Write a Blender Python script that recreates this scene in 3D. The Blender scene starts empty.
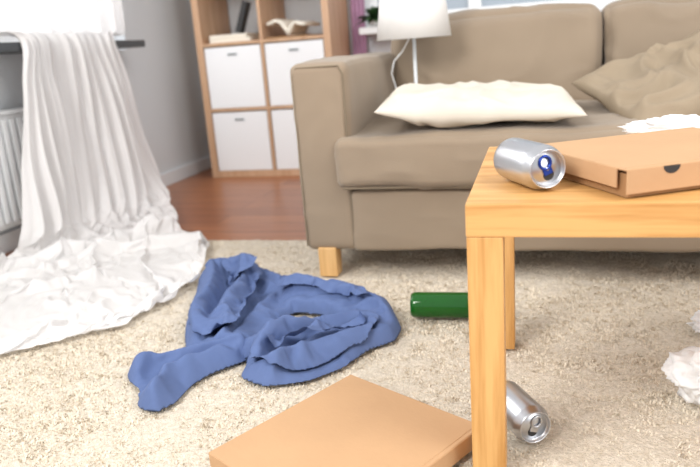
import bpy, bmesh, math, random, time
import numpy as np
from mathutils import Matrix, Vector, noise, Euler
random.seed(3); np.random.seed(3)
scene=bpy.context.scene
try: scene.view_settings.view_transform='Standard'
except Exception: pass

# ------------------------------------------------------------ helpers
def lin(h):
    h=h.lstrip('#'); c=[int(h[i:i+2],16)/255 for i in (0,2,4)]
    return tuple([(x/12.92 if x<=.04045 else ((x+.055)/1.055)**2.4) for x in c]+[1])
def newmat(name):
    m=bpy.data.materials.new(name); m.use_nodes=True
    nt=m.node_tree; b=nt.nodes['Principled BSDF']; return m,nt,b
def mat(name,col,rough=.6,metal=0,var=0.0,vscale=8,bump=0,bscale=60,stretch=(1,1,1),trans=0,col2=None,detail=4,sheen=0,bdist=.01):
    m,nt,b=newmat(name)
    b.inputs['Base Color'].default_value=lin(col); b.inputs['Roughness'].default_value=rough; b.inputs['Metallic'].default_value=metal
    if trans: b.inputs['Transmission Weight'].default_value=trans
    if sheen: b.inputs['Sheen Weight'].default_value=sheen
    N=nt.nodes; L=nt.links
    tc=N.new('ShaderNodeTexCoord'); mp=N.new('ShaderNodeMapping'); mp.inputs['Scale'].default_value=stretch
    L.new(tc.outputs['Object'],mp.inputs[0])
    if var or col2:
        n=N.new('ShaderNodeTexNoise'); n.inputs['Scale'].default_value=vscale; n.inputs['Detail'].default_value=detail
        L.new(mp.outputs[0],n.inputs['Vector'])
        r=N.new('ShaderNodeValToRGB'); L.new(n.outputs['Fac'],r.inputs[0])
        a=lin(col); c2=lin(col2) if col2 else tuple([x*(1-var) for x in a[:3]]+[1])
        r.color_ramp.elements[0].position=.35; r.color_ramp.elements[0].color=c2
        r.color_ramp.elements[1].position=.65; r.color_ramp.elements[1].color=a
        L.new(r.outputs[0],b.inputs['Base Color'])
    if bump:
        n=N.new('ShaderNodeTexNoise'); n.inputs['Scale'].default_value=bscale; n.inputs['Detail'].default_value=5
        L.new(mp.outputs[0],n.inputs['Vector'])
        bp=N.new('ShaderNodeBump'); bp.inputs['Strength'].default_value=bump; bp.inputs['Distance'].default_value=bdist
        L.new(n.outputs['Fac'],bp.inputs['Height']); L.new(bp.outputs[0],b.inputs['Normal'])
    return m
def translucent(m,fac,col):
    nt=m.node_tree; b=nt.nodes['Principled BSDF']
    tl=nt.nodes.new('ShaderNodeBsdfTranslucent'); tl.inputs[0].default_value=lin(col)
    mx=nt.nodes.new('ShaderNodeMixShader'); mx.inputs[0].default_value=fac
    nt.links.new(b.outputs[0],mx.inputs[1]); nt.links.new(tl.outputs[0],mx.inputs[2]); nt.links.new(mx.outputs[0],nt.nodes['Material Output'].inputs[0]); return m
def wood(name,light,dark,axis='X',scale=1.0,rough=.45):
    m,nt,b=newmat(name); N=nt.nodes; L=nt.links
    b.inputs['Roughness'].default_value=rough
    tc=N.new('ShaderNodeTexCoord'); mp=N.new('ShaderNodeMapping')
    s={'X':(1.2,22,22),'Y':(22,1.2,22),'Z':(22,22,1.2)}[axis]
    mp.inputs['Scale'].default_value=[q*scale for q in s]
    L.new(tc.outputs['Object'],mp.inputs[0])
    n=N.new('ShaderNodeTexNoise'); n.inputs['Scale'].default_value=1.5; n.inputs['Detail'].default_value=6; n.inputs['Distortion'].default_value=.6
    L.new(mp.outputs[0],n.inputs['Vector'])
    n2=N.new('ShaderNodeTexNoise'); n2.inputs['Scale'].default_value=9; n2.inputs['Detail'].default_value=3
    L.new(mp.outputs[0],n2.inputs['Vector'])
    mx=N.new('ShaderNodeMath'); mx.operation='MULTIPLY_ADD'; mx.inputs[1].default_value=.35
    L.new(n2.outputs['Fac'],mx.inputs[0]); L.new(n.outputs['Fac'],mx.inputs[2])
    r=N.new('ShaderNodeValToRGB'); L.new(mx.outputs[0],r.inputs[0])
    r.color_ramp.elements[0].position=.48; r.color_ramp.elements[0].color=lin(dark)
    r.color_ramp.elements[1].position=.8; r.color_ramp.elements[1].color=lin(light)
    L.new(r.outputs[0],b.inputs['Base Color'])
    bp=N.new('ShaderNodeBump'); bp.inputs['Strength'].default_value=.08; bp.inputs['Distance'].default_value=.002
    L.new(mx.outputs[0],bp.inputs['Height']); L.new(bp.outputs[0],b.inputs['Normal'])
    return m
def obj(name,me,m=None,parent=None,smooth=False):
    o=bpy.data.objects.new(name,me); scene.collection.objects.link(o)
    if m: me.materials.append(m)
    if parent: o.parent=parent
    if smooth:
        for p in me.polygons: p.use_smooth=True
    return o
def empty(name,loc=(0,0,0),rot=(0,0,0)):
    e=bpy.data.objects.new(name,None); scene.collection.objects.link(e); e.location=loc; e.rotation_euler=rot; e.empty_display_size=.05
    return e
def box(name,a,b,m,parent=None,bevel=.003):
    bm=bmesh.new(); bmesh.ops.create_cube(bm,size=1)
    c=[(a[i]+b[i])/2 for i in range(3)]; d=[abs(b[i]-a[i]) for i in range(3)]
    for v in bm.verts: v.co=Vector([v.co[i]*d[i] for i in range(3)])
    if bevel: bmesh.ops.bevel(bm,geom=bm.edges[:],offset=min(bevel,min(d)*.45),segments=2,affect='EDGES',profile=.6)
    me=bpy.data.meshes.new(name); bm.to_mesh(me); bm.free()
    o=obj(name,me,m,parent); o.location=c; return o
def softbox(name,a,b,m,parent=None,r=.03,cuts=28,bulge=(0,0,0),nz=.0,nscale=6,fn=None):
    c=Vector([(a[i]+b[i])/2 for i in range(3)]); h=Vector([abs(b[i]-a[i])/2 for i in range(3)])
    bm=bmesh.new(); bmesh.ops.create_cube(bm,size=2)
    bmesh.ops.subdivide_edges(bm,edges=bm.edges[:],cuts=cuts,use_grid_fill=True)
    for v in bm.verts:
        u=v.co.copy(); u=Vector([math.copysign(1-(1-abs(q))**1.35,q) for q in u])
        p=Vector([u[i]*h[i] for i in range(3)])
        inn=Vector([max(-(h[i]-r),min(h[i]-r,p[i])) for i in range(3)])
        d=p-inn
        if d.length>1e-7: p=inn+d.normalized()*r
        w=[(1-u[1]**2)*(1-u[2]**2),(1-u[0]**2)*(1-u[2]**2),(1-u[0]**2)*(1-u[1]**2)]
        for i in range(3):
            p[i]+=u[i]*bulge[i]*max(w[i],0)**.5
        if nz: 
            q=(p+c)*nscale
            wq=q*1.4+Vector((noise.noise(q),noise.noise(q+Vector((3,3,3))),0))*.9
            cr_=max(0,.3-abs(noise.noise(wq)))*1.5
            p+=Vector((noise.noise(q),noise.noise(q+Vector((9,3,1))),noise.noise(q+Vector((2,7,5)))))*nz
            if d.length>1e-7: p+=d.normalized()*cr_*nz*.7
        if fn: p=fn(p,u)
        v.co=p
    me=bpy.data.meshes.new(name); bm.to_mesh(me); bm.free()
    o=obj(name,me,m,parent,True); o.location=c; return o
def lathe(name,prof,m,parent=None,seg=48,smooth=True):
    bm=bmesh.new(); rings=[]
    for r,z in prof:
        if r<1e-6: rings.append([bm.verts.new((0,0,z))])
        else: rings.append([bm.verts.new((r*math.cos(2*math.pi*i/seg),r*math.sin(2*math.pi*i/seg),z)) for i in range(seg)])
    for A,B in zip(rings,rings[1:]):
        for i in range(seg):
            j=(i+1)%seg
            if len(A)==1 and len(B)==1: continue
            if len(A)==1: bm.faces.new((A[0],B[i],B[j]))
            elif len(B)==1: bm.faces.new((A[i],A[j],B[0]))
            else: bm.faces.new((A[i],A[j],B[j],B[i]))
    bmesh.ops.recalc_face_normals(bm,faces=bm.faces[:])
    me=bpy.data.meshes.new(name); bm.to_mesh(me); bm.free()
    return obj(name,me,m,parent,smooth)
def tube(name,pts,rad,m,parent=None,cyc=False):
    cu=bpy.data.curves.new(name,'CURVE'); cu.dimensions='3D'; cu.bevel_depth=rad; cu.bevel_resolution=3
    s=cu.splines.new('POLY'); s.points.add(len(pts)-1)
    for i,p in enumerate(pts): s.points[i].co=(*p,1)
    s.use_cyclic_u=cyc
    o=bpy.data.objects.new(name,cu); scene.collection.objects.link(o); cu.materials.append(m)
    if parent: o.parent=parent
    return o
def gridmesh(name,P,m,parent=None,mask=None):
    n,k=P.shape[:2]; idx=np.arange(n*k).reshape(n,k)
    f=np.stack([idx[:-1,:-1],idx[1:,:-1],idx[1:,1:],idx[:-1,1:]],-1).reshape(-1,4)
    if mask is not None:
        mm=mask.reshape(-1); f=f[mm[f].all(1)]
    used=np.unique(f); remap=-np.ones(n*k,int); remap[used]=np.arange(len(used))
    me=bpy.data.meshes.new(name); me.from_pydata(P.reshape(-1,3)[used].tolist(),[],remap[f].tolist()); me.update()
    return obj(name,me,m,parent,True)
def smoothnoise(n,k,size,seed=0):
    rs=np.random.RandomState(seed); a=max(3,int(n/size)+3); b=max(3,int(k/size)+3)
    g=rs.rand(a,b); x=np.linspace(0,a-2.001,n); y=np.linspace(0,b-2.001,k)
    xi=x.astype(int); yi=y.astype(int); fx=(x-xi); fy=(y-yi); fx=fx*fx*(3-2*fx); fy=fy*fy*(3-2*fy)
    A=g[xi][:,yi]; B=g[xi+1][:,yi]; C=g[xi][:,yi+1]; D=g[xi+1][:,yi+1]
    fx=fx[:,None]; fy=fy[None,:]
    return (A*(1-fx)+B*fx)*(1-fy)+(C*(1-fx)+D*fx)*fy
def settle(o,frames,maxt,z,bend,tens,shrink,selfc,quality=6,fric=30):
    """drop the cloth on a temporary floor collider, keep the settled mesh"""
    bm=bmesh.new(); bmesh.ops.create_grid(bm,x_segments=1,y_segments=1,size=3); mc=bpy.data.meshes.new('c'); bm.to_mesh(mc); bm.free()
    col=obj('c',mc); col.location=(-.8,1.7,z); col.modifiers.new('c','COLLISION'); col.collision.cloth_friction=fric; col.collision.thickness_outer=.003
    cm=o.modifiers.new('cloth','CLOTH'); s=cm.settings
    s.quality=quality; s.mass=.15; s.tension_stiffness=tens; s.compression_stiffness=tens; s.shear_stiffness=tens*.5; s.bending_stiffness=bend; s.air_damping=2
    s.vertex_group_shrink='edge'; s.shrink_min=shrink; s.shrink_max=0.0; s.vertex_group_mass='pin'
    cs=cm.collision_settings; cs.use_self_collision=selfc; cs.self_distance_min=.003; cs.distance_min=.003; cs.collision_quality=3; cs.self_friction=8
    mats=o.data.materials[0]; t0=time.time(); fr=0
    for fr in range(1,frames):
        scene.frame_set(fr)
        if time.time()-t0>maxt: break
    dg=bpy.context.evaluated_depsgraph_get(); me2=bpy.data.meshes.new_from_object(o.evaluated_get(dg))
    o.modifiers.clear(); o.data=me2; o.vertex_groups.clear(); bpy.data.objects.remove(col); scene.frame_set(1)
    if not me2.materials: me2.materials.append(mats)
    for p in me2.polygons: p.use_smooth=True
    print('cloth',o.name,fr,time.time()-t0)

# ------------------------------------------------------------ materials
M_wall=mat('wall_paint','#cfd3d6',.8,bump=.05,bscale=200)
M_white=mat('white_paint','#eceded',.45)
M_trim=mat('trim_white','#dfe3e6',.4)
M_sill=mat('sill_dark','#4a4d50',.4)
M_sofa=mat('sofa_fabric','#968571',.92,var=.08,vscale=5,bump=.35,bscale=420,sheen=.2,bdist=.003)
M_pipe=mat('sofa_piping','#7f715e',.9)
M_oak=wood('oak_table','#dbaa6b','#b68143','X')
M_oakleg=wood('oak_leg','#dcac6d','#b68244','Z')
M_leg=wood('sofa_leg_birch','#dcb27a','#c6985e','Z')
M_shelf=wood('shelf_birch','#cfab8b','#bb9372','Z',.6)
M_box=mat('drawer_white','#eef0f2',.5)
M_dark=mat('dark_slot','#2b2b2c',.6)
M_card=mat('cardboard','#c19a73',.85,var=.05,vscale=9,bump=.06,bscale=90)
M_cardin=mat('cardboard_inner','#a07850',.9,var=.1,vscale=30)
M_alu=mat('aluminium','#d2d3d6',.33,1.0,bump=.05,bscale=40)
M_alu_d=mat('aluminium_lid','#c2c4c8',.3,1.0)
M_bluetab=mat('blue_tab','#22409a',.3,.6)
M_green=mat('green_glass','#17681a',.03,0,trans=.35)
M_cream=mat('cream_linen','#d6cec0',.9,var=.04,vscale=10,bump=.2,bscale=300,bdist=.003)
M_shirt=mat('shirt_chambray','#576a96',.85,var=.05,vscale=40,bump=.08,bscale=900,bdist=.001)
M_lamp=mat('lampshade_white','#f1f0ee',.8)
M_tissue=translucent(mat('tissue_white','#fbfbfb',.9),.25,'#ffffff')
M_leaf=mat('leaf_green','#35592c',.5,var=.3,vscale=20)
M_pink=mat('pink_fabric','#c9a0bd',.9,var=.2,vscale=14)
M_book=mat('book_tan','#b58c60',.7)
M_paper=mat('paper','#ece6d8',.8)
M_radiator=mat('radiator_white','#e9ebec',.4)
M_curt=translucent(mat('curtain_sheer','#efedec',.9),.28,'#f6f4f3')
M_rug=mat('rug_shag','#e4d8c6',1.0,col2='#cabda8',vscale=130,bump=.8,bscale=260,detail=5,bdist=.007,sheen=.2)
M_tuft=mat('rug_tufts','#e8ddcb',1.0,col2='#d8ccb8',vscale=60)
m,nt,b=newmat('floor_planks'); N=nt.nodes; L=nt.links; b.inputs['Roughness'].default_value=.32
tc=N.new('ShaderNodeTexCoord'); br=N.new('ShaderNodeTexBrick'); br.offset=.37
br.inputs['Scale'].default_value=1; br.inputs['Brick Width'].default_value=1.2; br.inputs['Row Height'].default_value=.13; br.inputs['Mortar Size'].default_value=.002
br.inputs['Color1'].default_value=lin('#b87850'); br.inputs['Color2'].default_value=lin('#9c6040'); br.inputs['Mortar'].default_value=lin('#5a3320')
L.new(tc.outputs['Object'],br.inputs['Vector'])
mp=N.new('ShaderNodeMapping'); mp.inputs['Scale'].default_value=(2,30,1); L.new(tc.outputs['Object'],mp.inputs[0])
n=N.new('ShaderNodeTexNoise'); n.inputs['Scale'].default_value=1.6; n.inputs['Detail'].default_value=6; L.new(mp.outputs[0],n.inputs['Vector'])
r=N.new('ShaderNodeValToRGB'); r.color_ramp.elements[0].position=.3; r.color_ramp.elements[0].color=(.6,.55,.52,1); r.color_ramp.elements[1].position=.7; r.color_ramp.elements[1].color=(1,1,1,1)
L.new(n.outputs['Fac'],r.inputs[0])
mm=N.new('ShaderNodeMixRGB'); mm.blend_type='MULTIPLY'; mm.inputs[0].default_value=.8
L.new(br.outputs['Color'],mm.inputs[1]); L.new(r.outputs[0],mm.inputs[2]); L.new(mm.outputs[0],b.inputs['Base Color']); M_floor=m

# ------------------------------------------------------------ room
WX=-1.99; BY=3.90; WE=-.94
box('floor',(WX-.3,-1.2,-.1),(3.0,BY+.2,0),M_floor,bevel=0)
wl=empty('wall_left')
box('below_window',(WX-.25,-1.2,0),(WX,BY+.2,.74),M_wall,wl,0)
box('beside_window',(WX-.25,3.12,.74),(WX,BY+.2,2.5),M_wall,wl,0)
box('near_part',(WX-.25,-1.2,.74),(WX,1.3,2.5),M_wall,wl,0)
box('lintel',(WX-.25,1.3,2.15),(WX,3.12,2.5),M_wall,wl,0)
wb=empty('wall_back')
box('below_window',(WX,BY,0),(3.0,BY+.2,.76),M_wall,wb,0)
box('beside_window',(WX,BY,.76),(WE,BY+.2,2.5),M_wall,wb,0)
box('lintel',(WE,BY,2.15),(3.0,BY+.2,2.5),M_wall,wb,0)
box('baseboard_left',(WX,2.0,0),(WX+.015,BY,.075),M_trim)
box('baseboard_back',(WX+.015,BY-.015,0),(3.0,BY,.075),M_trim)
w1=empty('window_1')
for nm,a,b_ in [('frame_bottom',(WX-.2,1.3,.77),(WX-.14,3.12,.86)),('frame_top',(WX-.2,1.3,2.06),(WX-.14,3.12,2.15)),
              ('frame_far',(WX-.2,3.04,.86),(WX-.14,3.12,2.06)),('frame_near',(WX-.2,1.3,.86),(WX-.14,1.38,2.06)),('mullion',(WX-.2,2.15,.86),(WX-.14,2.25,2.06))]:
    box(nm,a,b_,M_white,w1)
box('trim_1',(WX-.14,1.2,.742),(WX+.17,3.02,.775),M_sill)
w2=empty('window_2')
box('sill',(WE+.02,BY-.22,.73),(2.6,BY+.05,.765),M_white,w2)
box('frame_bottom',(WE,BY+.05,.765),(3.0,BY+.12,.83),M_white,w2)
for i,x in enumerate((WE,-.36,.28,.42,1.4,2.9)): box('post_%d'%i,(x,BY+.05,.83),(x+.07,BY+.12,2.1),M_white,w2)
gl=mat('window_glass_dim','#a9b3bd',.1); box('glass',(WE+.07,BY+.08,.83),(2.95,BY+.09,2.1),gl,w2,0)

# radiator
ra=empty('radiator')
box('panel',(WX+.02,1.2,.1),(WX+.06,2.36,.52),M_radiator,ra,.008)
for i in range(28): box('fin_%d'%i,(WX+.06,1.23+i*.04,.12),(WX+.075,1.255+i*.04,.5),M_radiator,ra,.006)
box('grille',(WX+.015,1.2,.52),(WX+.08,2.36,.535),M_radiator,ra,.004)
for i,y in enumerate((1.3,2.28)): box('foot_%d'%i,(WX+.02,y,0),(WX+.06,y+.03,.1),M_radiator,ra)

# ------------------------------------------------------------ shelf
sh=empty('shelving_unit'); x0,x1=-1.80,-1.03; y0,y1=3.50,3.89; t=.038; c=.336
H4=t*2+4*c+3*.016
box('side_left',(x0,y0,0),(x0+t,y1,H4),M_shelf,sh); box('side_right',(x1-t,y0,0),(x1,y1,H4),M_shelf,sh)
box('bottom',(x0+t,y0,0),(x1-t,y1,t),M_shelf,sh); box('top',(x0+t,y0,H4-t),(x1-t,y1,H4),M_shelf,sh)
zs=[t]
for i in range(1,4):
    z=t+i*c+(i-1)*.016; box('shelf_%d'%i,(x0+t,y0,z),(x1-t,y1,z+.016),M_shelf,sh,.001); zs.append(z+.016)
xm=(x0+x1)/2
box('divider',(xm-.008,y0+.001,t),(xm+.008,y1,H4-t),M_shelf,sh,.001)
k=0
for col in (0,1):
    for row in (0,1):
        a=(x0+t if col==0 else xm+.008)+.005; b_=(xm-.008 if col==0 else x1-t)-.005
        e=empty('storage_box' if k==0 else 'storage_box.%03d'%k); k+=1
        z=zs[row]+.001; zt=z+c-.008
        box('front',(a,y0+.004,z),(b_,y0+.02,zt),M_box,e,.005)
        box('body',(a+.003,y0+.02,z),(b_-.003,y1-.02,zt-.003),M_box,e,.004)
        cx=(a+b_)/2; box('handle_slot',(cx-.026,y0+.0,zt-.045),(cx+.026,y0+.006,zt-.037),M_dark,e,.003)
        box('label_rim',(cx-.032,y0+.0015,zt-.053),(cx+.032,y0+.005,zt-.029),M_trim,e,.002)
zz=zs[2]
bk=empty('stacked_books')
for i,(w,hh,mt) in enumerate([(.24,.02,M_paper),(.22,.018,M_paper)]): box('book_%d'%i,(x0+.07,y0+.03,zz+.001+i*.021),(x0+.07+w,y0+.21,zz+.021+i*.021),mt,bk)
lb=empty('leaning_book',(x0+.21,y0+.13,zz+.049),(0,math.radians(20),math.radians(12)))
box('cover_left',(-.014,-.06,0),(-.011,.06,.17),M_dark,lb,.001); box('cover_right',(.011,-.06,0),(.014,.06,.17),M_dark,lb,.001)
box('spine',(-.014,-.063,0),(.014,-.058,.17),M_dark,lb,.001); box('pages',(-.011,-.057,.003),(.011,.057,.167),M_paper,lb,.001)
ob=empty('open_book',(xm+.15,y0+.12,zz+.002),(0,0,math.radians(-8)))
for sgn in (-1,1):
    P=np.zeros((14,8,3))
    for i in range(14):
        u=i/13
        for j in range(8): P[i,j]=(sgn*u*.11,(j/7-.5)*.2,.02+.075*math.sin(min(1,u*1.4)*math.pi*.6)*(1-u*.35))
    o=gridmesh('page_left' if sgn<0 else 'page_right',P,M_paper,ob); s=o.modifiers.new('s','SOLIDIFY'); s.thickness=.016
box('cover',(-.12,-.11,0),(.12,.11,.006),M_book,ob)
def plant(name,loc,n,ln,wd,potr,poth,potm,seed=1,lo=.3,hi=1.3):
    rs=random.Random(seed); e=empty(name,loc)
    lathe('pot',[(0,0),(potr*.75,0),(potr,poth),(potr*.9,poth),(potr*.85,poth*.85),(0,poth*.85)],potm,e)
    bm=bmesh.new()
    for q in range(n):
        a=rs.random()*6.28; el=rs.uniform(lo,hi); l=ln*rs.uniform(.6,1.1); prev=None
        for i in range(8):
            u=i/7; hor=l*u*math.cos(el)+.01; z=poth*.9+l*(u*math.sin(el)-.45*u*u)
            w=wd*math.sin(math.pi*(.08+.92*u)**.8)+.0008
            ctr=Vector((math.cos(a)*hor,math.sin(a)*hor,z)); sd=Vector((-math.sin(a),math.cos(a),0))*w
            cur=(bm.verts.new(ctr-sd+Vector((0,0,.3*w))),bm.verts.new(ctr),bm.verts.new(ctr+sd+Vector((0,0,.3*w))))
            if prev: bm.faces.new((prev[0],prev[1],cur[1],cur[0])); bm.faces.new((prev[1],prev[2],cur[2],cur[1]))
            prev=cur
    me=bpy.data.meshes.new('leaves'); bm.to_mesh(me); bm.free(); obj('leaves',me,M_leaf,e,True); return e
plant('leafy_houseplant',(-.835,BY-.175,.767),90,.135,.02,.04,.035,M_white,5,.2,1.5)
plant('small_succulent',(.44,BY-.14,.767),18,.05,.008,.035,.05,M_leaf,8)

# ------------------------------------------------------------ sofa
RT=.016   # rug top
so=empty('sofa'); SX0,SX1=-.665,1.12; SY=1.82; SB=2.78
box('base',(SX0+.02,SY+.015,.10),(SX1-.02,SB-.02,.28),M_sofa,so,.012)
softbox('arm_left',(SX0,SY,.098),(SX0+.165,SB,.636),M_sofa,so,.022,34,(.004,.004,.006),.007,5)
softbox('arm_right',(SX1-.165,SY,.098),(SX1,SB,.636),M_sofa,so,.022,34,(.004,.004,.006),.007,5)
softbox('base_skirt',(SX0+.155,SY-.006,.10),(SX1-.155,SY+.05,.275),M_sofa,so,.012,34,(0,.004,0),.006,6)
softbox('seat_cushion',(SX0+.125,SY-.03,.280),(SX1-.14,2.56,.430),M_sofa,so,.028,54,(.0,.012,.008),.013,5)
tube('seat_piping_low',[(SX0+.14,SY-.024,.287),(SX1-.155,SY-.024,.287)],.0035,M_pipe,so)
for sx,nm in ((SX0,'l'),(SX1-.165,'r')):
    y=SY+.001
    tube('arm_piping_'+nm,[(sx+.01,y,.11),(sx+.01,y,.60),(sx+.022,y,.624),(sx+.143,y,.624),(sx+.155,y,.60),(sx+.155,y,.11)],.0028,M_pipe,so)
def lean(p,u): 
    p.y+= (u.z*.5+.5)*.10; return p
softbox('back_cushion_1',(-.515,2.44,.41),(.215,2.61,.748),M_sofa,so,.045,44,(.0,.03,.010),.018,5,lean)
softbox('back_cushion_2',(.222,2.44,.41),(.955,2.61,.748),M_sofa,so,.045,44,(.0,.03,.010),.018,6,lean)
softbox('back_frame',(SX0+.14,2.60,.12),(SX1-.14,2.78,.69),M_sofa,so,.03,14)
for i,(x,y) in enumerate([(SX0+.042,SY-.005),(SX1-.10,SY-.005),(SX0+.042,SB-.1),(SX1-.10,SB-.1)]):
    box('leg_%d'%(i+1),(x,y,RT if i<2 else .0),(x+.055,y+.055,.105),M_leg,so,.003)

# ------------------------------------------------------------ pillows
def pillow(name,loc,rot,sx,sy,th,m,seed=0,crump=.012,pinch=.08,flatb=0.,post=None):
    e=85; P=np.zeros((2,e,e,3)); off=Vector((seed*3.1,seed*1.7,seed))
    for s,sg in enumerate((1,-1)):
        for i in range(e):
            for j in range(e):
                u=2*i/(e-1)-1; v=2*j/(e-1)-1
                a=max(0,(1-u*u)*(1-v*v)); h=th/2*a**.40
                if sg<0: h*=1-flatb
                px=u*sx/2*(1-pinch*(1-v*v)*abs(u)**3 ); py=v*sy/2*(1-pinch*(1-u*u)*abs(v)**3)
                q=Vector((px*6,py*6,sg*1.3))+off
                w=q+Vector((noise.noise(q*.8),noise.noise(q*.8+Vector((5,5,5))),0))*.8
                n=noise.noise(q)*crump*1.2+ (.28-abs(noise.noise(w*1.5)))*crump*1.8+(.2-abs(noise.noise(w*3.1)))*crump*.5
                z=sg*(h+n*min(1,a*5))
                if post: px,py,z=post(u,v,px,py,z)
                P[s,i,j]=(px,py,z)
    bm=bmesh.new()
    for s in (0,1):
        g=[[bm.verts.new(P[s,i,j]) for j in range(e)] for i in range(e)]
        for i in range(e-1):
            for j in range(e-1):
                f=(g[i][j],g[i+1][j],g[i+1][j+1],g[i][j+1]); bm.faces.new(f if s==0 else f[::-1])
    bmesh.ops.remove_doubles(bm,verts=bm.verts[:],dist=1e-5)
    me=bpy.data.meshes.new(name); bm.to_mesh(me); bm.free(); o=obj(name,me,m,None,True); o.location=loc; o.rotation_euler=rot
    return o
pillow('cream_cushion',(-.160,1.995,.482),(math.radians(3),math.radians(2),math.radians(4)),.545,.42,.112,M_cream,1,.015,.05,.3,
   lambda u,v,x,y,z:(x,y,z+.018*max(0,-u-.6)/.4-.014*math.exp(-((u+.15)**2+(v-.3)**2)*9)))
pillow('taupe_cushion',(.44,2.10,.512),(math.radians(15),math.radians(-12),math.radians(16)),.56,.46,.145,mat('taupe_cushion_fabric','#9b8b75',.9,var=.08,bump=.3,bscale=300,bdist=.003),4,.034)

# ------------------------------------------------------------ table lamp (standing on the seat)
la=empty('table_lamp',(-.40,2.36,.443))
lathe('base',[(0,0),(.05,0),(.05,.008),(.01,.014),(.006,.02),(.006,.30),(0,.30)],M_trim,la)
lathe('shade',[(.124,.240),(.126,.240),(.100,.45),(.098,.45),(.124,.241)],M_lamp,la)
lathe('socket',[(0,.26),(.015,.26),(.017,.31),(0,.31)],M_trim,la,24)
lathe('bulb',[(0,.31),(.012,.31),(.028,.345),(.026,.37),(0,.385)],M_lamp,la,24)
tube('cord',[(-.01,.0,.25),(-.04,-.01,.2),(-.07,-.01,.17),(-.08,-.02,.13),(-.065,-.03,.08),(-.03,-.05,.04),(.02,-.06,.02)],.0025,M_white,la)

P=np.zeros((40,30,3))
for i in range(40):
    for j in range(30):
        u=i/39; v=j/29
        P[i,j]=(-1.01+.085*v+.006*math.sin(u*5),3.86+.012*math.sin(v*22+u*2),2.1-2.08*u)
o=gridmesh('pink_curtain',P,M_pink); s=o.modifiers.new('s','SOLIDIFY'); s.thickness=.003

# ------------------------------------------------------------ coffee table
ta=empty('coffee_table'); TX0,TX1=-.095,.81; TY0,TY1=.915,1.425
box('top',(TX0,TY0,.402),(TX1,TY1,.45),M_oak,ta,.003)
for i,(x,y) in enumerate([(TX0,TY0),(TX1-.052,TY0),(TX0,TY1-.053),(TX1-.052,TY1-.053)]):
    box('leg_%d'%(i+1),(x+.0008,y+.0008,RT),(x+.051,y+.051,.402),M_oakleg,ta,.002)

# ------------------------------------------------------------ rug
rg=empty('shag_rug')
n,k=430,300
RX0,RX1,RY0,RY1=-1.9,1.6,.35,2.22
X,Y=np.meshgrid(np.linspace(RX0,RX1,n),np.linspace(RY0,RY1,k),indexing='ij')
Z=.003+.005*smoothnoise(n,k,2.2,1)+.003*smoothnoise(n,k,6,2)+.003*smoothnoise(n,k,25,3)
Z[0,:]=Z[-1,:]=0.001; Z[:,0]=Z[:,-1]=0.001
gridmesh('pile',np.stack([X,Y,Z],-1),M_rug,rg)
nb=250000; rs=np.random.RandomState(5)
bx=RX0+.02+(RX1-RX0-.3)*rs.rand(nb); by=RY0+.02+(RY1-RY0-.03)*(rs.rand(nb))
ci=(np.floor(bx/.010)*73.1+np.floor(by/.010)*37.7)
cl=np.mod(np.sin(ci)*43758.5,1)*6.283+rs.randn(nb)*.9; ln=.005+.0045*rs.rand(nb); wd=.0012+.0008*rs.rand(nb); el=.6+.9*rs.rand(nb)
dx,dy=np.cos(cl),np.sin(cl); base=np.stack([bx,by,np.full(nb,.006)],1)
dirv=np.stack([dx*np.cos(el),dy*np.cos(el),np.sin(el)],1); side=np.stack([-dy,dx,np.zeros(nb)],1)*wd[:,None]
mid=base+dirv*(ln*.55)[:,None]; dir2=dirv.copy(); dir2[:,2]*=.4; tip=mid+dir2*(ln*.6)[:,None]
V=np.stack([base-side,base+side,mid+side,mid-side,tip],1).reshape(-1,3); o5=np.arange(nb)*5
me=bpy.data.meshes.new('tufts'); me.vertices.add(len(V)); me.vertices.foreach_set('co',V.ravel())
loops=np.stack([o5,o5+1,o5+2,o5+3,o5+3,o5+2,o5+4],1).ravel(); me.loops.add(len(loops)); me.loops.foreach_set('vertex_index',loops)
ls=np.stack([np.arange(nb)*7,np.arange(nb)*7+4],1).ravel(); lt=np.tile([4,3],nb); me.polygons.add(nb*2)
me.polygons.foreach_set('loop_start',ls); 
try: me.polygons.foreach_set('loop_total',lt)
except Exception: pass
me.update(calc_edges=True); me.validate()
obj('tufts',me,M_tuft,rg,False)

# ------------------------------------------------------------ curtain
rows=[((-1.95,1.75,1.6),(-1.95,3.06,1.6)),((-1.95,1.75,1.1),(-1.95,3.06,1.1)),((-1.93,1.85,.82),(-1.93,3.02,.82)),((-1.81,2.13,.80),(-1.81,2.74,.80)),
((-1.79,2.09,.62),(-1.79,2.75,.62)),((-1.78,2.02,.36),(-1.76,2.79,.36)),((-1.76,1.94,.12),(-1.68,2.80,.12)),((-1.78,1.85,.045),(-1.56,2.64,.05)),
((-1.82,1.65,.035),(-1.34,2.28,.045)),((-1.75,1.40,.035),(-1.09,2.00,.04)),((-1.58,1.18,.03),(-.99,1.64,.035)),((-1.38,1.08,.025),(-1.02,1.40,.025))]
ns,nt_=220,126
def cr(p0,p1,p2,p3,t): return .5*((2*p1)+(-p0+p2)*t+(2*p0-5*p1+4*p2-p3)*t*t+(-p0+3*p1-3*p2+p3)*t**3)
Lr=[np.array(r[0]) for r in rows]; Rr=[np.array(r[1]) for r in rows]
P=np.zeros((ns,nt_,3)); SS=np.zeros(ns)
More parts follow.
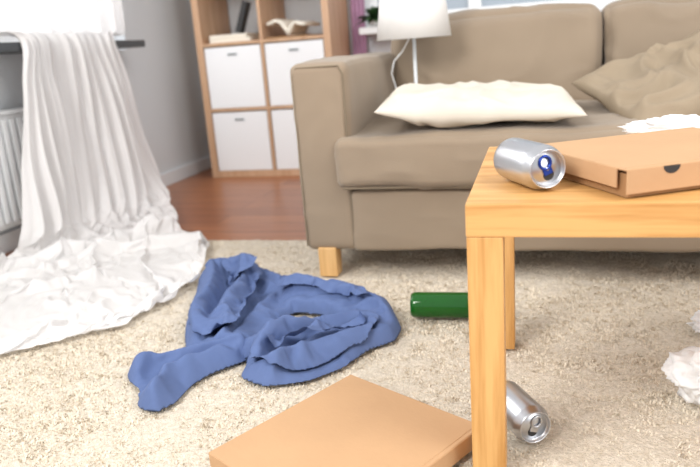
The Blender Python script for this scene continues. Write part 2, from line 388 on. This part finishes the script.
for i in range(ns):
    s=i/(ns-1)*(len(rows)-1); a=min(int(s),len(rows)-2); f_=s-a; SS[i]=s
    g=lambda A:cr(A[max(a-1,0)],A[a],A[a+1],A[min(a+2,len(rows)-1)],f_)
    l=g(Lr); r_=g(Rr)
    fl=min(1,max(0,(s-6)/1.0)); fl=fl*fl*(3-2*fl)
    for j in range(nt_):
        t=j/(nt_-1); t2=t+.05*noise.noise(Vector((t*4,s*.5,0)))*math.sin(t*math.pi)
        wv=.05*noise.noise(Vector((s*1.1,t*2,31)))*fl
        p=l+(r_-l)*t2; p[0]+=wv; p[1]+=wv*.7
        ph=t*2*math.pi*10+8*noise.noise(Vector((t*2.5,s*.28,4)))
        amp=max(.15,.8+1.6*noise.noise(Vector((t*4,s*.5,9))))
        fold=(math.sin(ph)+.35*math.sin(ph*2.3+s*.3+1))*amp
        ph2=t*2*math.pi*4+9*noise.noise(Vector((t*1.3,s*.35,14)))
        p[0]+=(1-fl)*(.020*fold+.02*noise.noise(Vector((t*2,s*.6,51))))
        big=1-abs(math.sin(ph2*.5))**.7
        cross=max(0,math.sin(s*7.5+5*noise.noise(Vector((t*2.2,s*.7,3)))))**2 * max(0,1-abs(s-7.6)/1.7)
        hgt=.065*big+.004*fold+.055*cross+.03*(noise.noise(Vector((p[0]*6,p[1]*6,0)))+.2)
        edge=min(1,min(t,1-t)*7+.12)*min(1,(len(rows)-1-s)*1.6+.1)
        p[2]+=fl*hgt*edge
        if fl>0: p[2]=max(p[2],.024)
        P[i,j]=p
o=gridmesh('sheer_curtain',P,M_curt)
pn=o.vertex_groups.new(name='pin'); eg=o.vertex_groups.new(name='edge')
for i in range(ns):
    ids=[i*nt_+j for j in range(nt_)]
    w_=min(1,max(0,(6.6-SS[i])/1.2))
    if w_>0: pn.add(ids,w_,'REPLACE')
    g_=min(1,max(0,(6.8-SS[i])/1.0))
    for j in range(nt_):
        g2=max(g_,1-min(j,nt_-1-j,ns-1-i)/5)
        if g2>0: eg.add([i*nt_+j],g2,'REPLACE')
        if i>nt_ and min(j,nt_-1-j,ns-1-i)==0 and w_<=0: pn.add([i*nt_+j],.5,'REPLACE')
settle(o,22,35,.014,.4,18,-.22,False,6,60)
s=o.modifiers.new('sub','SUBSURF'); s.levels=1; s.render_levels=1

# ------------------------------------------------------------ shirt
def inpoly(X,Y,poly):
    ins=np.zeros(X.shape,bool); n_=len(poly)
    for i in range(n_):
        xa,ya=poly[i]; xb,yb=poly[(i+1)%n_]
        cnd=((ya>Y)!=(yb>Y))&(X<(xb-xa)*(Y-ya)/((yb-ya) if yb!=ya else 1e-9)+xa); ins^=cnd
    return ins
def nearline(X,Y,pts,closed=False):
    d=np.full(X.shape,9.); NX=X.copy(); NY=Y.copy(); n_=len(pts)
    for i in range(n_ if closed else n_-1):
        xa,ya=pts[i]; xb,yb=pts[(i+1)%n_]; vx,vy=xb-xa,yb-ya
        t=np.clip(((X-xa)*vx+(Y-ya)*vy)/(vx*vx+vy*vy+1e-12),0,1); qx=xa+t*vx; qy=ya+t*vy
        dd=np.hypot(X-qx,Y-qy); mk=dd<d; d=np.where(mk,dd,d); NX=np.where(mk,qx,NX); NY=np.where(mk,qy,NY)
    return d,NX,NY
def smoothpoly(p,it=2):
    for _ in range(it):
        q=[]; n_=len(p)
        for i in range(n_): a=p[i]; b_=p[(i+1)%n_]; q+=[(a[0]*.88+b_[0]*.12,a[1]*.88+b_[1]*.12),(a[0]*.12+b_[0]*.88,a[1]*.12+b_[1]*.88)]
        p=q
    return p
mmp=lambda L_:[(x/1000,y/1000) for x,y in L_]
BODY=smoothpoly(mmp([(-858,1417),(-925,1600),(-1000,1770),(-925,1840),(-810,1800),(-640,1680),(-571,1635),(-514,1670),(-405,1600),(-340,1540),(-305,1449),(-308,1385),(-365,1325),(-390,1245),(-448,1175),(-535,1140),(-600,1170),(-612,1250),(-660,1272),(-703,1260),(-790,1285)]))
HOLE=smoothpoly(mmp([(-635,1470),(-600,1530),(-500,1512),(-445,1470),(-450,1440),(-548,1430)]))
SLEEVE=smoothpoly(mmp([(-835,1125),(-868,1165),(-808,1240),(-742,1315),(-640,1340),(-610,1260),(-672,1180),(-690,1120),(-685,1060),(-708,1010),(-755,1030),(-785,1100)]))
ridges=[([(-955,1740),(-905,1770),(-805,1740),(-650,1620),(-565,1595),(-430,1555),(-350,1490)],.052,.09),
  ([(-825,1760),(-770,1560),(-735,1420),(-690,1290)],.054,.06),
  ([(-935,1740),(-860,1540),(-795,1340)],.056,.06),
  ([(-700,1640),(-680,1480),(-670,1330)],.044,.055),
  ([(-600,1250),(-570,1340),(-505,1385),(-440,1405),(-350,1425)],.058,.065),
  ([(-560,1175),(-500,1240),(-430,1290),(-340,1370)],.045,.05),
  ([(-520,1640),(-400,1570),(-330,1460),(-345,1400)],.050,.055),
  ([(-500,1230),(-470,1330),(-420,1400)],.038,.035)]
sl_r=[([(-640,1300),(-730,1240),(-850,1150)],.040,.038),([(-670,1240),(-730,1120),(-725,1010)],.040,.038)]
def height(X,Y,outl,holes,rid,h0):
    d,_,_=nearline(X,Y,outl,True)
    for h in holes: d2,_,_=nearline(X,Y,h,True); d=np.minimum(d,d2)
    wx=np.zeros(X.shape); wr=np.zeros(X.shape)
    for i in range(X.shape[0]):
        for j in range(X.shape[1]):
            q=Vector((X[i,j]*6,Y[i,j]*6,3)); a=noise.noise(q); wx[i,j]=a; b_=noise.noise(q+Vector((7,7,7)))
            wr[i,j]=max(0,1-abs(noise.noise(Vector((X[i,j]*7+a*1.5,Y[i,j]*4.5+b_*1.5,5))))*3.4)
    Z=np.zeros(X.shape)
    for pts,hh,ww in rid:
        dd,_,_=nearline(X+.016*wx,Y-.016*wx,mmp(pts)); Z=np.maximum(Z,hh*np.clip(1-dd/ww,0,1))
    return (h0+Z+.009*wr)*(1-np.exp(-d/.011))
def patch(outline,holes,hf,zoff,step=.007):
    xs=[p[0] for p in outline]; ys=[p[1] for p in outline]
    X,Y=np.meshgrid(np.arange(min(xs)-.01,max(xs)+.01,step),np.arange(min(ys)-.01,max(ys)+.01,step),indexing='ij')
    m_=inpoly(X,Y,outline); d,NX,NY=nearline(X,Y,outline,True)
    for h in holes:
        m_&=~inpoly(X,Y,h); d2,nx,ny=nearline(X,Y,h,True); mk=d2<d; d=np.where(mk,d2,d); NX=np.where(mk,nx,NX); NY=np.where(mk,ny,NY)
    m_&=(d>step*.35)
    q=m_[:-1,:-1]&m_[1:,:-1]&m_[:-1,1:]&m_[1:,1:]
    cnt=np.zeros(m_.shape,int); cnt[:-1,:-1]+=q; cnt[1:,:-1]+=q; cnt[:-1,1:]+=q; cnt[1:,1:]+=q
    bnd=(cnt>0)&(cnt<4)
    X=np.where(bnd,NX,X); Y=np.where(bnd,NY,Y); d=np.where(bnd,0,d)
    return np.stack([X,Y,.018+zoff+hf(X,Y)],-1),m_,d,bnd
def build_shirt():
    bmv=[];bmf=[];pins=[];edge=[]
    hb=lambda X,Y:height(X,Y,BODY,[HOLE],ridges,.012)
    hs=lambda X,Y:height(X,Y,SLEEVE,[],sl_r,.010)
    SP=lambda L_:smoothpoly(mmp(L_))
    specs=[(BODY,[HOLE],hb,0),(SLEEVE,[],hs,0.0),
      (SP([(-590,1195),(-612,1290),(-560,1390),(-440,1412),(-335,1432),(-325,1390),(-402,1268),(-462,1205),(-540,1165)]),[],hb,.007),
      (SP([(-975,1765),(-915,1815),(-810,1780),(-745,1710),(-705,1560),(-675,1335),(-710,1285),(-790,1305),(-850,1430),(-910,1600)]),[],hb,.007),
      (SP([(-735,1705),(-640,1660),(-570,1620),(-490,1632),(-400,1570),(-355,1510),(-420,1520),(-560,1565),(-690,1600)]),[],hb,.009),
      (SP([(-930,1755),(-850,1775),(-780,1745),(-745,1690),(-815,1650),(-850,1600),(-870,1690)]),[],hb,.015),
      (SP([(-585,1235),(-575,1212),(-520,1250),(-440,1310),(-355,1392),(-370,1413),(-455,1338),(-530,1280)]),[],hb,.013)]
    for k_i,(out,hol,hf,zo) in enumerate(specs):
        P,m_,d,bnd=patch(out,hol,hf,zo)
        n_,k_=P.shape[:2]; idx=np.arange(n_*k_).reshape(n_,k_)
        f=np.stack([idx[:-1,:-1],idx[1:,:-1],idx[1:,1:],idx[:-1,1:]],-1).reshape(-1,4); f=f[m_.reshape(-1)[f].all(1)]
        used=np.unique(f); rm=-np.ones(n_*k_,int); rm[used]=np.arange(len(used))+len(bmv)
        pv=P.reshape(-1,3)[used]; dv=d.reshape(-1)[used]; bv=bnd.reshape(-1)[used]
        for q,(p_,d_,b_) in enumerate(zip(pv,dv,bv)):
            if k_i<2 and b_ and noise.noise(Vector((p_[0]*7,p_[1]*7,2)))>-.3: pins.append(len(bmv)+q)
            edge.append((len(bmv)+q,max(0,1-d_/.03) if k_i<5 else 1))
        bmv+=pv.tolist(); bmf+=rm[f].tolist()
    me=bpy.data.meshes.new('blue_shirt'); me.from_pydata(bmv,[],bmf); me.update()
    o=obj('blue_shirt',me,M_shirt,None,True)
    vg=o.vertex_groups.new(name='pin'); vg.add(pins,.8,'REPLACE')
    ve=o.vertex_groups.new(name='edge')
    for i_,w_ in edge:
        if w_>0: ve.add([i_],w_,'REPLACE')
    settle(o,13,75,.012,1.5,30,-.035,True,7,40)
    s=o.modifiers.new('solid','SOLIDIFY'); s.thickness=.001; s.offset=1
    s=o.modifiers.new('sub','SUBSURF'); s.levels=1; s.render_levels=1
build_shirt()

# ------------------------------------------------------------ pizza boxes
def pizza(name,loc,ang,sx,sy,h,slotx=0.):
    e=empty(name,loc,(0,0,ang))
    box('tray',(-sx/2+.004,-sy/2+.004,0),(sx/2-.004,sy/2-.004,h-.008),M_cardin,e,.001)
    box('lid_top',(-sx/2-.002,-sy/2-.002,h-.003),(sx/2+.002,sy/2+.002,h),M_card,e,.0012)
    box('lid_front',(-sx/2-.001,-sy/2-.003,h*.15),(sx/2+.001,-sy/2-.0005,h-.001),M_card,e,.0008)
    box('lid_side_l',(-sx/2-.003,-sy/2+.018,h*.3),(-sx/2-.0005,sy/2,h-.001),M_card,e,.0008)
    box('lid_side_r',(sx/2+.0005,-sy/2+.018,h*.3),(sx/2+.003,sy/2,h-.001),M_card,e,.0008)
    box('lid_back',(-sx/2+.03,sy/2+.0005,h*.1),(sx/2-.03,sy/2+.003,h-.001),M_card,e,.0008)
    bm=bmesh.new(); c0=[bm.verts.new((slotx+.013*math.cos(a),-sy/2-.0034,h-.001-.011*math.sin(a))) for a in np.linspace(0,math.pi,14)]; bm.faces.new(c0)
    me=bpy.data.meshes.new('thumb_slot'); bm.to_mesh(me); bm.free(); obj('thumb_slot',me,M_dark,e)
    tube('fold_line',[(-sx/2+.002,-sy/2+.006,h+.0001),(sx/2-.002,-sy/2+.006,h+.0001)],.0006,M_card,e)
    return e
a2=math.atan2(-.49,.87)
cx=-.35+.15*.87-.165*.49; cy=1.15-.15*.49-.165*.87
pizza('pizza_box',(cx,cy,RT),a2+math.pi/2,.33,.30,.036)
pizza('pizza_box.001',(.189,1.118,.451),math.radians(28.3),.31,.26,.040,-.155+.065)

# ------------------------------------------------------------ cans
def can(name,loc,d,roll,tab):
    e=empty(name,loc); q=Vector(d).normalized().to_track_quat('Z','Y'); e.rotation_mode='QUATERNION'
    e.rotation_quaternion=q@Matrix.Rotation(roll,3,'Z').to_quaternion()
    L_=.118; r=.033; z=-L_/2
    lathe('body',[(0,z+.008),(.018,z+.006),(.023,z),(.026,z+.001),(.0325,z+.010),(r,z+.016),(r,z+L_-.018),(.0322,z+L_-.013),(.0275,z+L_-.004),(.0272,z+L_-.002),(.028,z+L_),(.0268,z+L_+.0005),(.026,z+L_-.001),(.0255,z+L_-.006),(.0238,z+L_-.0065)],M_alu,e,56)
    lathe('lid',[(.0240,z+L_-.0064),(.0228,z+L_-.0045),(0,z+L_-.0045)],M_alu_d,e,56)
    zt=z+L_-.0042
    bm=bmesh.new(); c0=[bm.verts.new((.0085*math.cos(a),.0105+.0075*math.sin(a),zt)) for a in np.linspace(0,2*math.pi,28,endpoint=False)]; bm.faces.new(c0)
    me=bpy.data.meshes.new('mouth'); bm.to_mesh(me); bm.free(); obj('mouth',me,M_dark,e)
    ring=[(.0085*math.cos(a),-.0095+.0095*math.sin(a),zt+.002) for a in np.linspace(0,2*math.pi,24,endpoint=False)]
    tube('tab_ring',ring,.0021,tab,e,True)
    box('tab_nose',(-.007,-.002,zt+.0008),(.007,.009,zt+.0028),tab,e,.001)
    lathe('rivet',[(.0025,zt),(.0025,zt+.0035),(0,zt+.0036)],M_alu_d,e,16)
    return e
can('soda_can',(-.012,1.033,.451+.033),(.46,-.85,0),math.radians(200),M_bluetab)
can('soda_can.001',(-.03,1.065,RT+.033),(.5,-.86,0),math.radians(160),M_alu_d)

# ------------------------------------------------------------ bottle
e=empty('green_bottle',(-.296,1.535,RT+.0315)); e.rotation_euler=(0,math.radians(90),math.radians(3))
lathe('glass',[(0,.004),(.02,.003),(.028,0),(.031,.006),(.0315,.012),(.0315,.135),(.030,.150),(.022,.172),(.0145,.19),(.0128,.215),(.0128,.222),(.0145,.223),(.0145,.233),(.0115,.233),(.0105,.2),(.02,.17),(.0275,.145),(.0285,.013),(0,.010)],M_green,e,48)

# ------------------------------------------------------------ tissues
def tissue(name,loc,s,seed,freq=1.3):
    bm=bmesh.new(); bmesh.ops.create_icosphere(bm,subdivisions=5,radius=1)
    o_=Vector((seed*5,seed*2,0))
    for v in bm.verts:
        p=v.co.copy(); w=p+Vector((noise.noise(p*1.5+o_),noise.noise(p*1.5+o_*2),noise.noise(p*1.5-o_)))*.5
        n=(1-abs(noise.noise(w*freq+o_))*2.2)*.35+(1-abs(noise.noise(w*freq*2.1+o_))*2)*.16+noise.noise(p*.9+o_)*.4
        p*=(.55+n); v.co=Vector((p.x*s[0],p.y*s[1],p.z*s[2]))
    mz=min(v.co.z for v in bm.verts)
    for v in bm.verts: v.co.z-=mz
    me=bpy.data.meshes.new(name); bm.to_mesh(me); bm.free(); o=obj(name,me,M_tissue,None,True); o.location=loc; return o
tissue('crumpled_tissue',(.288,1.19,RT),(.065,.058,.052),1)
tissue('crumpled_tissue.001',(.36,1.50,RT),(.04,.033,.025),3)
tissue('crumpled_napkin',(.265,1.375,.452),(.115,.03,.027),5,1.9)

# ------------------------------------------------------------ light, world, camera
w=bpy.data.worlds.new('world'); scene.world=w; w.use_nodes=True
w.node_tree.nodes['Background'].inputs[0].default_value=(.985,.985,1,1); w.node_tree.nodes['Background'].inputs[1].default_value=.92
def area(name,loc,target,size,en,col):
    l=bpy.data.lights.new(name,'AREA'); l.shape='RECTANGLE'; l.size=size[0]; l.size_y=size[1]; l.energy=en; l.color=col
    o=bpy.data.objects.new(name,l); scene.collection.objects.link(o); o.location=loc
    o.rotation_euler=(Vector(target)-Vector(loc)).to_track_quat('-Z','Y').to_euler(); return o
area('studio_light',(-1.4,-1.0,2.3),(-.3,2,.2),(1.1,1.1),78,(1,.985,.96))
area('high_fill_light',(1.6,.6,2.6),(0,1.8,.2),(1.3,1.3),42,(1,.975,.94))  # area fill added high on the right; no ceiling lamp there
area('low_fill_light',(2.2,-.9,1.1),(.2,1.5,.1),(1.3,1.3),26,(1,.99,.98))  # low fill added to brighten under the table and sofa front; no window
area('daylight_outside',(-3.0,2.2,1.9),(-1.9,2.3,1.0),(1.8,1.4),75,(.97,.98,1))
cam=bpy.data.cameras.new('camera'); co=bpy.data.objects.new('camera',cam); scene.collection.objects.link(co); scene.camera=co
cam.sensor_width=36; cam.lens=675/700*36; cam.clip_start=.02
cam.dof.use_dof=True; cam.dof.focus_distance=1.20; cam.dof.aperture_fstop=3.6
R=Matrix.Rotation(math.radians(16),3,'Z')@Matrix.Rotation(math.radians(90-15.4),3,'X')@Matrix.Rotation(math.radians(-4.3),3,'Z')
co.matrix_world=Matrix.Translation((0,0,.67))@R.to_4x4()
